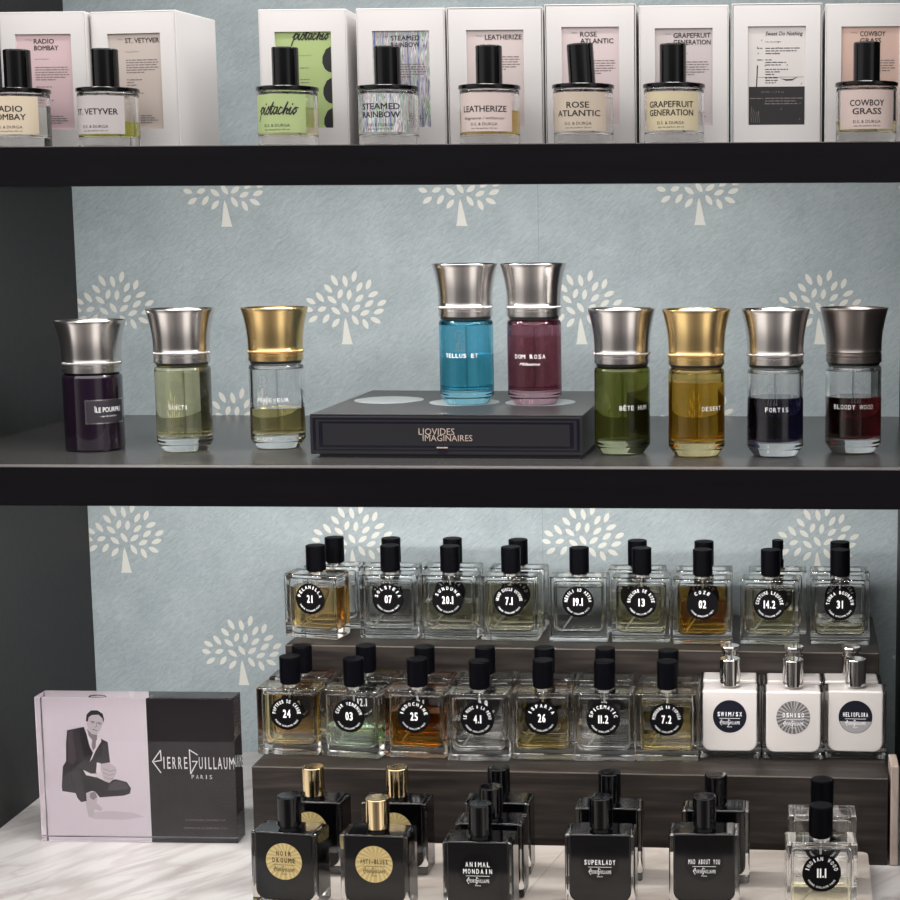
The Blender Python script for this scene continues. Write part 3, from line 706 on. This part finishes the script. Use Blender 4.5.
def square(x, yc, z, rot, label, group, liq=None, level=0, capm=None, lab=None, core=None, capdx=0., neck=M['silver'], nocap=False):
    t = thing('square_perfume_bottle', label, 'perfume bottle', x, yc, z, rot, group)
    if core is None:
        link('glass_body', square_glass(), t)
        link('perfume_liquid', square_liquid(liq, level), t)
        link('dip_tube', dip(), t)
    else:
        def shell():
            mb = MB(); vs, fs = rprism(PW, PD, .3, PH - .4, 2.2, 2.2, 1.8, 3); mb.add(vs, fs, M['glass']); return mb.mesh('glass_body', 40)
        def inner():
            mb = MB(); vs, fs = rprism(PW - 8, PD + .5, 8, PH, 10, 2.2, 1.5, 3); mb.add(vs, fs, core); return mb.mesh('lacquered_core', 40)
        link('glass_body', cached('sqshell', shell), t); link('lacquered_core', cached(('core', core.name), inner), t)
    if neck: link('neck_collar', collar(neck), t)
    if nocap: link('spray_pump', pump(), t)
    elif capm == 'flange': link('cap', chrome_neck_cap(), t)
    else:
        c_ = link('cap', square_cap(capm), t); c_.location = (capdx * MM, 0, 0)
    if lab: link('round_label', lab, t)
    return t
K = M['black']
lq = dict(amber=(.80, .56, .16), pale=(.90, .87, .72), clear=(.97, .97, .95), smoke=(.86, .85, .82), honey=(.70, .45, .07), lemon=(.92, .88, .66), green=(.62, .82, .58), gold=(.90, .76, .38), orange=(.85, .48, .10), rust=(.74, .40, .22), straw=(.92, .82, .48))
lq = {k: liquid('square_' + k, v, 23.) for k, v in lq.items()}
Z1 = ZM + R1; Z2 = Z1 + R2
A = [('21', 'FELANILLA', -509.5, 292, -13, 'amber', 58, 'amber'), ('07', 'SOLSTEIA', -424.3, 294, 0, 'smoke', 61, 'clear'), ('20.1', 'SUNDUNE', -355.3, 292, -2, 'pale', 43, 'pale'),
     ('7.1', 'GRAND SIECLE INTENSE', -285.4, 289.5, -1, 'lemon', 66, 'pale yellow'), ('19.1', 'NEROLI AD ASTRA', -207.5, 287.5, 0, 'smoke', 62, 'clear greyish'), ('13', 'BRULURE DE ROSE', -136.8, 287, 0, 'lemon', 64, 'pale yellow'),
     ('02', 'COZE', -67.8, 280, 0, 'honey', 66, 'brown amber'), ('14.2', 'COSTUME LIQUIDE', 8.2, 281.5, -4, 'lemon', 62, 'pale lemon'), ('31', 'TONKA BOURBON', 85.7, 284, -1, 'lemon', 24, 'nearly empty')]
for num, nm, x, yc, rot, lk, lv, word in A:
    square(x, yc, Z2, rot, f'{word} square bottle with black label {num}, front of the upper step', GU, lq[lk], lv, K, number_label(num, nm))
Bk = [('21', '', -500.5, 342, -2, 'clear', 52), ('07', 'INTRIGANT', -433, 339, 0, 'clear', 50), ('20.1', 'INITIA', -361, 340, -1, 'pale', 55), ('7.1', 'MYRRHIAD', -283.5, 335, -2, 'pale', 56), ('13', 'SUEDE', -145, 333, 0, 'lemon', 48), ('02', 'POIVRE', -68, 330, 1, 'orange', 40), ('14.2', 'MIELIOTRO', 16.5, 331, 0, 'lemon', 30), ('31', 'MUSC ISTERA', 87.5, 331, 1, 'pale', 20)]
for num, nm, x, yc, rot, lk, lv in Bk:
    extra = 'with bare pump ' if num == '14.2' else ''
    square(x, yc, Z2, rot, f'square bottle {extra}behind the one numbered {num} on the top step', GU, lq[lk], lv, K, number_label('12', nm) if num != '21' else None, nocap=(num == '14.2'))
B = [('24', 'PAPYRUS DE CIANE', -507.5, 166, -2, 'gold', 66, 'pale gold'), ('03', 'CUIR VENENUM', -436.5, 159, -9, 'green', 33, 'green-bottomed clear'), ('25', 'INDOCHINE', -368.3, 160.5, -5, 'orange', 50, 'orange amber'),
     ('4.1', 'LE MUSC & LA PEAU', -300.5, 153, 0, 'clear', 44, 'colourless'), ('26', 'ISPARTA', -233.5, 159.5, 0, 'gold', 67, 'golden yellow'), ('11.2', 'SPICEMATIC', -167.8, 157.5, 0, 'clear', 40, 'colourless'), ('7.2', 'MORNING IN TIPASA', -101.2, 159.5, 0, 'straw', 60, 'straw')]
for num, nm, x, yc, rot, lk, lv, word in B:
    square(x, yc, Z1, rot, f'{word} square bottle with black label {num}, front of the lower step', GL, lq[lk], lv, K, number_label(num, nm))
for num, nb, x, yc, rot, lk, lv in (('24', '20', -507, 212, 0, 'rust', 62), ('03', '12.1', -436.5, 216, -1, 'straw', 58), ('25', '11', -371, 213, -2, 'orange', 58), ('4.1', '3.8', -304, 213, 0, 'clear', 60), ('26', '23', -238.6, 213, 0, 'smoke', 62), ('11.2', '11', -172, 213, 0, 'clear', 40), ('7.2', '17', -102.5, 206, 0, 'pale', 55)):
    square(x, yc, Z1, rot, f'square bottle half hidden behind the one numbered {num} on the lower step', GL, lq[lk], lv, K, number_label(nb, ''))
for nm, st, x, yc, rot in (('SWIM/SX', 'navy', -35, 173, 0), ('OSHISO', 'ray', 31.8, 171.5, 1), ('HELIOFLORA', 'helio', 98.3, 176, -2)):
    square(x, yc, Z1, rot, f'milky white square bottle with polished silver cap and round label reading {nm}', GL, core=M['milk'], capm=M['chrome'], lab=brand_label([nm], st), neck=None)
for nm, x, yc in (('SWIM/SX', -36, 217), ('OSHISO', 33.5, 216), ('HELIOFLORA', 95.5, 217)):
    square(x, yc, Z1, 0, f'milky white square bottle with flanged silver cap behind the {nm} bottle', GL, core=M['milk'], capm='flange', neck=None)
ZS = ZM + 18
G = M['gloss']; GCH = M['goldchrome']
square(-446, -66, ZS, -7, 'black square bottle with gold label and black cap, leftmost on the stone slabs', GC, core=M['lacq'], capm=G, lab=brand_label(['NOIR', 'DKOUME'], 'gold'), neck=M['gloss'])
square(-446, 21, ZS, -3, 'black square bottle with gold cap behind the leftmost black bottle', GC, core=M['lacq'], capm=GCH, lab=brand_label(['INTENSE'], 'gold'), neck=M['gloss'])
square(-361, -69.5, ZS, -3, 'black square bottle with gold cap and gold label reading ANTI-BLUES', GC, core=M['lacq'], capm=GCH, lab=brand_label(['ANTI-BLUES'], 'gold'), neck=M['gloss'])
square(-362, 21.5, ZS, -2, 'black square bottle with gold cap behind the ANTI-BLUES bottle', GC, core=M['lacq'], capm=GCH, lab=brand_label(['ARABIAN'], 'gold'), neck=M['gloss'])
square(-262, -82, ZS, -1, 'black square bottle with white lettering ANIMAL MONDAIN on a black label', GC, core=M['lacq'], capm=G, lab=brand_label(['ANIMAL', 'MONDAIN'], 'black'), neck=M['gloss'])
square(-259.5, -33, ZS, -1, 'black square bottle directly behind the ANIMAL MONDAIN bottle, middle of the three', GC, core=M['lacq'], capm=G, neck=M['gloss'])
square(-261, 25, ZS, 0, 'black square bottle at the back of the ANIMAL MONDAIN file, against the riser', GC, core=M['lacq'], capm=G, neck=M['gloss'])
square(-151.5, -58.5, ZS, 0, 'black square bottle with white lettering SUPERLADY on a black label', GC, core=M['lacq'], capm=G, lab=brand_label(['SUPERLADY'], 'black'), neck=M['gloss'])
square(-150, 14, ZS, 0, 'black square bottle behind the SUPERLADY bottle', GC, core=M['lacq'], capm=G, neck=M['gloss'])
square(-54.5, -53, ZS, 1, 'black square bottle with white lettering MAD ABOUT YOU on a black label', GC, core=M['lacq'], capm=G, lab=brand_label(['MAD ABOUT YOU'], 'black'), neck=M['gloss'])
square(-45.5, 12, ZS, 0, 'black square bottle behind the MAD ABOUT YOU bottle', GC, core=M['lacq'], capm=G, neck=M['gloss'])
square(53.8, -74, ZS, 2, 'clear square bottle numbered 11.1 INDIAN WOOD on the stone slab', GC, lq['lemon'], 32, K, number_label('11.1', 'INDIAN WOOD'))
square(57.5, 1, ZS, 0, 'clear square bottle behind the one numbered 11.1 on the stone slab', GC, lq['clear'], 30, K, number_label('11', ''))

# ------------------------------------------------------------------ acrylic sign
SW, SH, SD = 214., 159.7, 27.
t = thing('acrylic_sign_block', 'thick acrylic sign block with a portrait half and a charcoal half, on the marble', 'sign', -774, 130, ZM, .4)
mb = MB(); vs, fs = rprism(SW, SD, .2, SH, 1., 1., 1., 2); mb.add([(x + SW / 2, y + SD / 2, z) for x, y, z in vs], fs, M['acrylic']); link('acrylic_block', mb.mesh('acrylic_block', 40), t)
mb = MB(); y = SD - .8; split = 114.
mb.box(1, split, y, SD + .1, 1, SH - 1, M['lilac']); mb.box(split, SW - 1, y, SD + .1, 1, SH - 1, M['charcoal'])
mb.flat([(split - .8, 1), (split + .5, 1), (split + .5, SH - 1), (split - .8, SH - 1)], M['white'], y - .05)
def P(*pts): return [((px / 5.625 - 11.5) * 1.083 + .3, (151.5 - py / 5.625) * 1.105 - 4.6) for px, py in pts]
def ink(m, pts, k): mb.flat(P(*pts), M[m], y - .05 * k)
ink('lilacshade', [(300, 715), (330, 690), (420, 680), (560, 690), (620, 712), (500, 730), (340, 728)], 1)
ink('skin', [(300, 575), (345, 570), (360, 600), (352, 635), (385, 668), (372, 682), (338, 672), (328, 716), (302, 714), (290, 640)], 2)
ink('skinshade', [(318, 580), (345, 572), (358, 600), (335, 620), (315, 605)], 3)
ink('suit', [(205, 225), (300, 205), (316, 250), (330, 320), (345, 350), (372, 310), (388, 268), (432, 290), (440, 405), (395, 412), (362, 468), (300, 470), (300, 575), (240, 582), (160, 570), (158, 545), (170, 430), (190, 400), (195, 300)], 2)
ink('suitdark', [(205, 455), (245, 430), (282, 448), (300, 480), (345, 560), (296, 580), (296, 625), (265, 632), (245, 610), (215, 520)], 3)
ink('suit', [(212, 460), (246, 437), (272, 455), (280, 560), (286, 620), (268, 626), (250, 606), (222, 520)], 4)
ink('suitdark', [(290, 470), (350, 485), (400, 508), (470, 500), (530, 515), (552, 550), (545, 580), (510, 592), (372, 604), (345, 570), (300, 565)], 3)
ink('suitlight', [(470, 508), (520, 520), (540, 550), (500, 560), (420, 565), (430, 530)], 4)
ink('suitdark', [(275, 215), (302, 207), (330, 320), (345, 350), (335, 385), (305, 400), (285, 320)], 3)
ink('suitlight', [(208, 232), (235, 225), (240, 300), (250, 390), (225, 420), (200, 400)], 3)
ink('suitdark', [(388, 270), (405, 290), (398, 360), (345, 400), (362, 330)], 3)
ink('shirt', [(310, 225), (345, 262), (392, 265), (396, 286), (362, 338), (338, 385), (325, 402), (346, 350), (326, 305)], 3)
ink('skinshade', [(345, 270), (368, 266), (362, 320), (346, 340), (340, 310)], 4)
ink('shirt', [(285, 448), (350, 480), (358, 490), (300, 478)], 5)
ink('shirt', [(365, 405), (388, 410), (378, 470), (357, 464)], 5)
ink('skin', [(385, 415), (430, 405), (470, 430), (475, 458), (455, 500), (430, 520), (400, 510), (392, 470), (385, 440)], 5)
for q in ([(400, 440), (440, 455), (470, 445)], [(398, 462), (430, 478), (462, 470)], [(404, 488), (430, 500), (452, 494)]):
    mb.mesh2d(stroke(P(*q), .5), M['skinshade'], y - .3)
ink('skinshade', [(318, 215), (345, 245), (374, 250), (372, 278), (352, 288), (326, 255)], 4)
ink('skin', [(321, 165), (327, 140), (345, 125), (385, 128), (412, 155), (410, 185), (397, 216), (372, 250), (345, 245), (326, 215), (318, 190)], 5)
ink('suitdark', [(314, 172), (320, 135), (345, 112), (382, 111), (411, 130), (418, 160), (413, 182), (408, 156), (388, 136), (350, 138), (332, 150), (324, 176)], 6)
for q, m, w in (([(342, 172), (364, 177)], 'suit', .7), ([(380, 180), (401, 184)], 'suit', .7), ([(346, 180), (360, 183)], 'suitdark', .6), ([(384, 187), (397, 190)], 'suitdark', .6), ([(373, 180), (374, 202), (364, 206)], 'skinshade', .7), ([(351, 219), (375, 225)], 'suitlight', .7)):
    mb.mesh2d(stroke(P(*q), w), M[m], y - .35)
mb.mesh2d(stroke([(57, 156.6), (64, 158), (73, 156.8)], .6), M['skinshade'], y - .1)
mb.mesh2d(tf2d(logo(90, .8), 1, 1.02, 119 + 46.8, 77), M['white'], y - .1)
mb.mesh2d(spaced('PARIS', 4.4, 4.9, 172, 66, 2.8, .0), M['white'], y - .1)
mb.mesh2d(text('AUTHORIZED DISTRIBUTOR', 2., 174, 19, 44, 'C'), M['greyink'], y - .1)
mb.mesh2d(text('PIERREGUILLAUMEPARIS.COM', 2., 174, 10, 47, 'C'), M['greyink'], y - .1)
link('printed_panel', mb.mesh('printed_panel', 0), t)

# ------------------------------------------------------------------ light
def area(name, loc, target, sx, sy, power, col=(1, 1, 1)):
    l = bpy.data.lights.new(name, 'AREA'); l.shape = 'RECTANGLE'; l.size = sx; l.size_y = sy; l.energy = power; l.color = col
    o = bpy.data.objects.new(name, l); C.objects.link(o); o.location = loc
    o.rotation_euler = (Vector(target) - Vector(loc)).to_track_quat('-Z', 'Y').to_euler(); return o
area('ceiling_panel', (-.5, -1.5, 2.3), (-.3, .1, .3), 1.6, .8, 6, (1, .97, .94))
area('led_strip_upper', (-.36, .035, (46 + Z0) * MM), (-.36, .30, (47 + Z0) * MM - .30), .94, .03, 5.4, (1, .98, .95))
area('led_strip_lower', (-.36, .035, (-258 + Z0) * MM), (-.36, .30, (-257 + Z0) * MM - .30), .94, .03, 7, (1, .98, .95))
area('led_strip_top', (-.33, .03, .654 + .36), (-.33, .22, .654 + .1), .94, .014, 1.2, (1, .98, .95))
w = bpy.data.worlds.new('shop'); bpy.context.scene.world = w; w.use_nodes = True; nt = w.node_tree
for n in list(nt.nodes): nt.nodes.remove(n)
out = nt.nodes.new('ShaderNodeOutputWorld'); bg = nt.nodes.new('ShaderNodeBackground')
tc = nt.nodes.new('ShaderNodeTexCoord'); sp = nt.nodes.new('ShaderNodeSeparateXYZ'); nt.links.new(tc.outputs['Generated'], sp.inputs[0])
at = N(nt, 'ShaderNodeMath', operation='ARCTAN2'); nt.links.new(sp.outputs[0], at.inputs[0])
ng = N(nt, 'ShaderNodeMath', operation='MULTIPLY'); ng.inputs[1].default_value = -1; nt.links.new(sp.outputs[1], ng.inputs[0]); nt.links.new(ng.outputs[0], at.inputs[1])
mr = N(nt, 'ShaderNodeMapRange'); mr.inputs[1].default_value = -pi; mr.inputs[2].default_value = pi; nt.links.new(at.outputs[0], mr.inputs[0])
dk, md, br = (.08, .076, .072), (.28, .265, .25), (1.7, 1.65, 1.6)
az = lambda d: .5 + d / 360.
cr = ramp(nt, [(0., md), (az(-130), dk), (az(-95), dk), (az(-76), br), (az(-44), br), (az(-28), (.45, .43, .42)), (az(0), (.2, .19, .19)), (az(26), (.45, .43, .42)), (az(34), br), (az(50), br), (az(60), dk), (az(92), dk), (az(125), md), (1., md)])
nt.links.new(mr.outputs[0], cr.inputs[0])
ez = ramp(nt, [(.0, (.5, .48, .46)), (.15, (1.1, 1.06, 1.02)), (.30, (1.1, 1.06, 1.02)), (.38, (.3, .29, .28)), (.46, (.3, .29, .28)), (.52, (.6, .6, .6)), (.6, (.3, .3, .3)), (1., (.1, .1, .1))])
eh = ramp(nt, [(.0, (0, 0, 0)), (.54, (0, 0, 0)), (.60, (1., .98, .96)), (.66, (2.6, 2.55, 2.5)), (.80, (2.6, 2.55, 2.5)), (.86, (1., .98, .96)), (1., (.7, .69, .68))])
mz = N(nt, 'ShaderNodeMapRange'); mz.inputs[1].default_value = -1; mz.inputs[2].default_value = 1; nt.links.new(sp.outputs[2], mz.inputs[0]); nt.links.new(mz.outputs[0], ez.inputs[0]); nt.links.new(mz.outputs[0], eh.inputs[0])
mq = N(nt, 'ShaderNodeMixRGB', blend_type='MULTIPLY', Fac=1.); nt.links.new(cr.outputs[0], mq.inputs[1]); nt.links.new(ez.outputs[0], mq.inputs[2])
mx = N(nt, 'ShaderNodeMixRGB', blend_type='ADD', Fac=1.); nt.links.new(mq.outputs[0], mx.inputs[1]); nt.links.new(eh.outputs[0], mx.inputs[2])
nt.links.new(mx.outputs[0], bg.inputs[0]); bg.inputs[1].default_value = .85; nt.links.new(bg.outputs[0], out.inputs[0])

# ------------------------------------------------------------------ camera
F, PX, PITCH, YAW, ROLL = 1708.58, 678.16, .1305, -.0504, -.0036
cy, sy, cp, sp_, cr_, sr = math.cos(YAW), math.sin(YAW), math.cos(PITCH), math.sin(PITCH), math.cos(ROLL), math.sin(ROLL)
f0 = Vector((sy, cy, 0)); r0 = Vector((cy, -sy, 0)); u0 = Vector((0, 0, 1))
fw = f0 * cp - u0 * sp_; up = u0 * cp + f0 * sp_; rt = r0 * cr_ + up * sr; up2 = up * cr_ - r0 * sr
cam = bpy.data.cameras.new('camera'); co = bpy.data.objects.new('camera', cam); C.objects.link(co)
mw = Matrix((rt, up2, -fw)).transposed().to_4x4(); mw.translation = W(0, -1600, 0); co.matrix_world = mw
cam.sensor_width = 36; cam.lens = F / 900 * 36; cam.shift_x = (450 - PX) / 900; cam.clip_start = .05
sc = bpy.context.scene; sc.camera = co
sc.view_settings.view_transform = 'Standard'; sc.view_settings.look = 'None'; sc.view_settings.exposure = 0.; sc.view_settings.gamma = 1.; sc.view_settings.use_curve_mapping = False
sc.cycles.max_bounces = 28; sc.cycles.transmission_bounces = 28; sc.cycles.glossy_bounces = 8; sc.cycles.diffuse_bounces = 4
sc.cycles.caustics_refractive = True; sc.cycles.caustics_reflective = True; sc.cycles.blur_glossy = 1.0
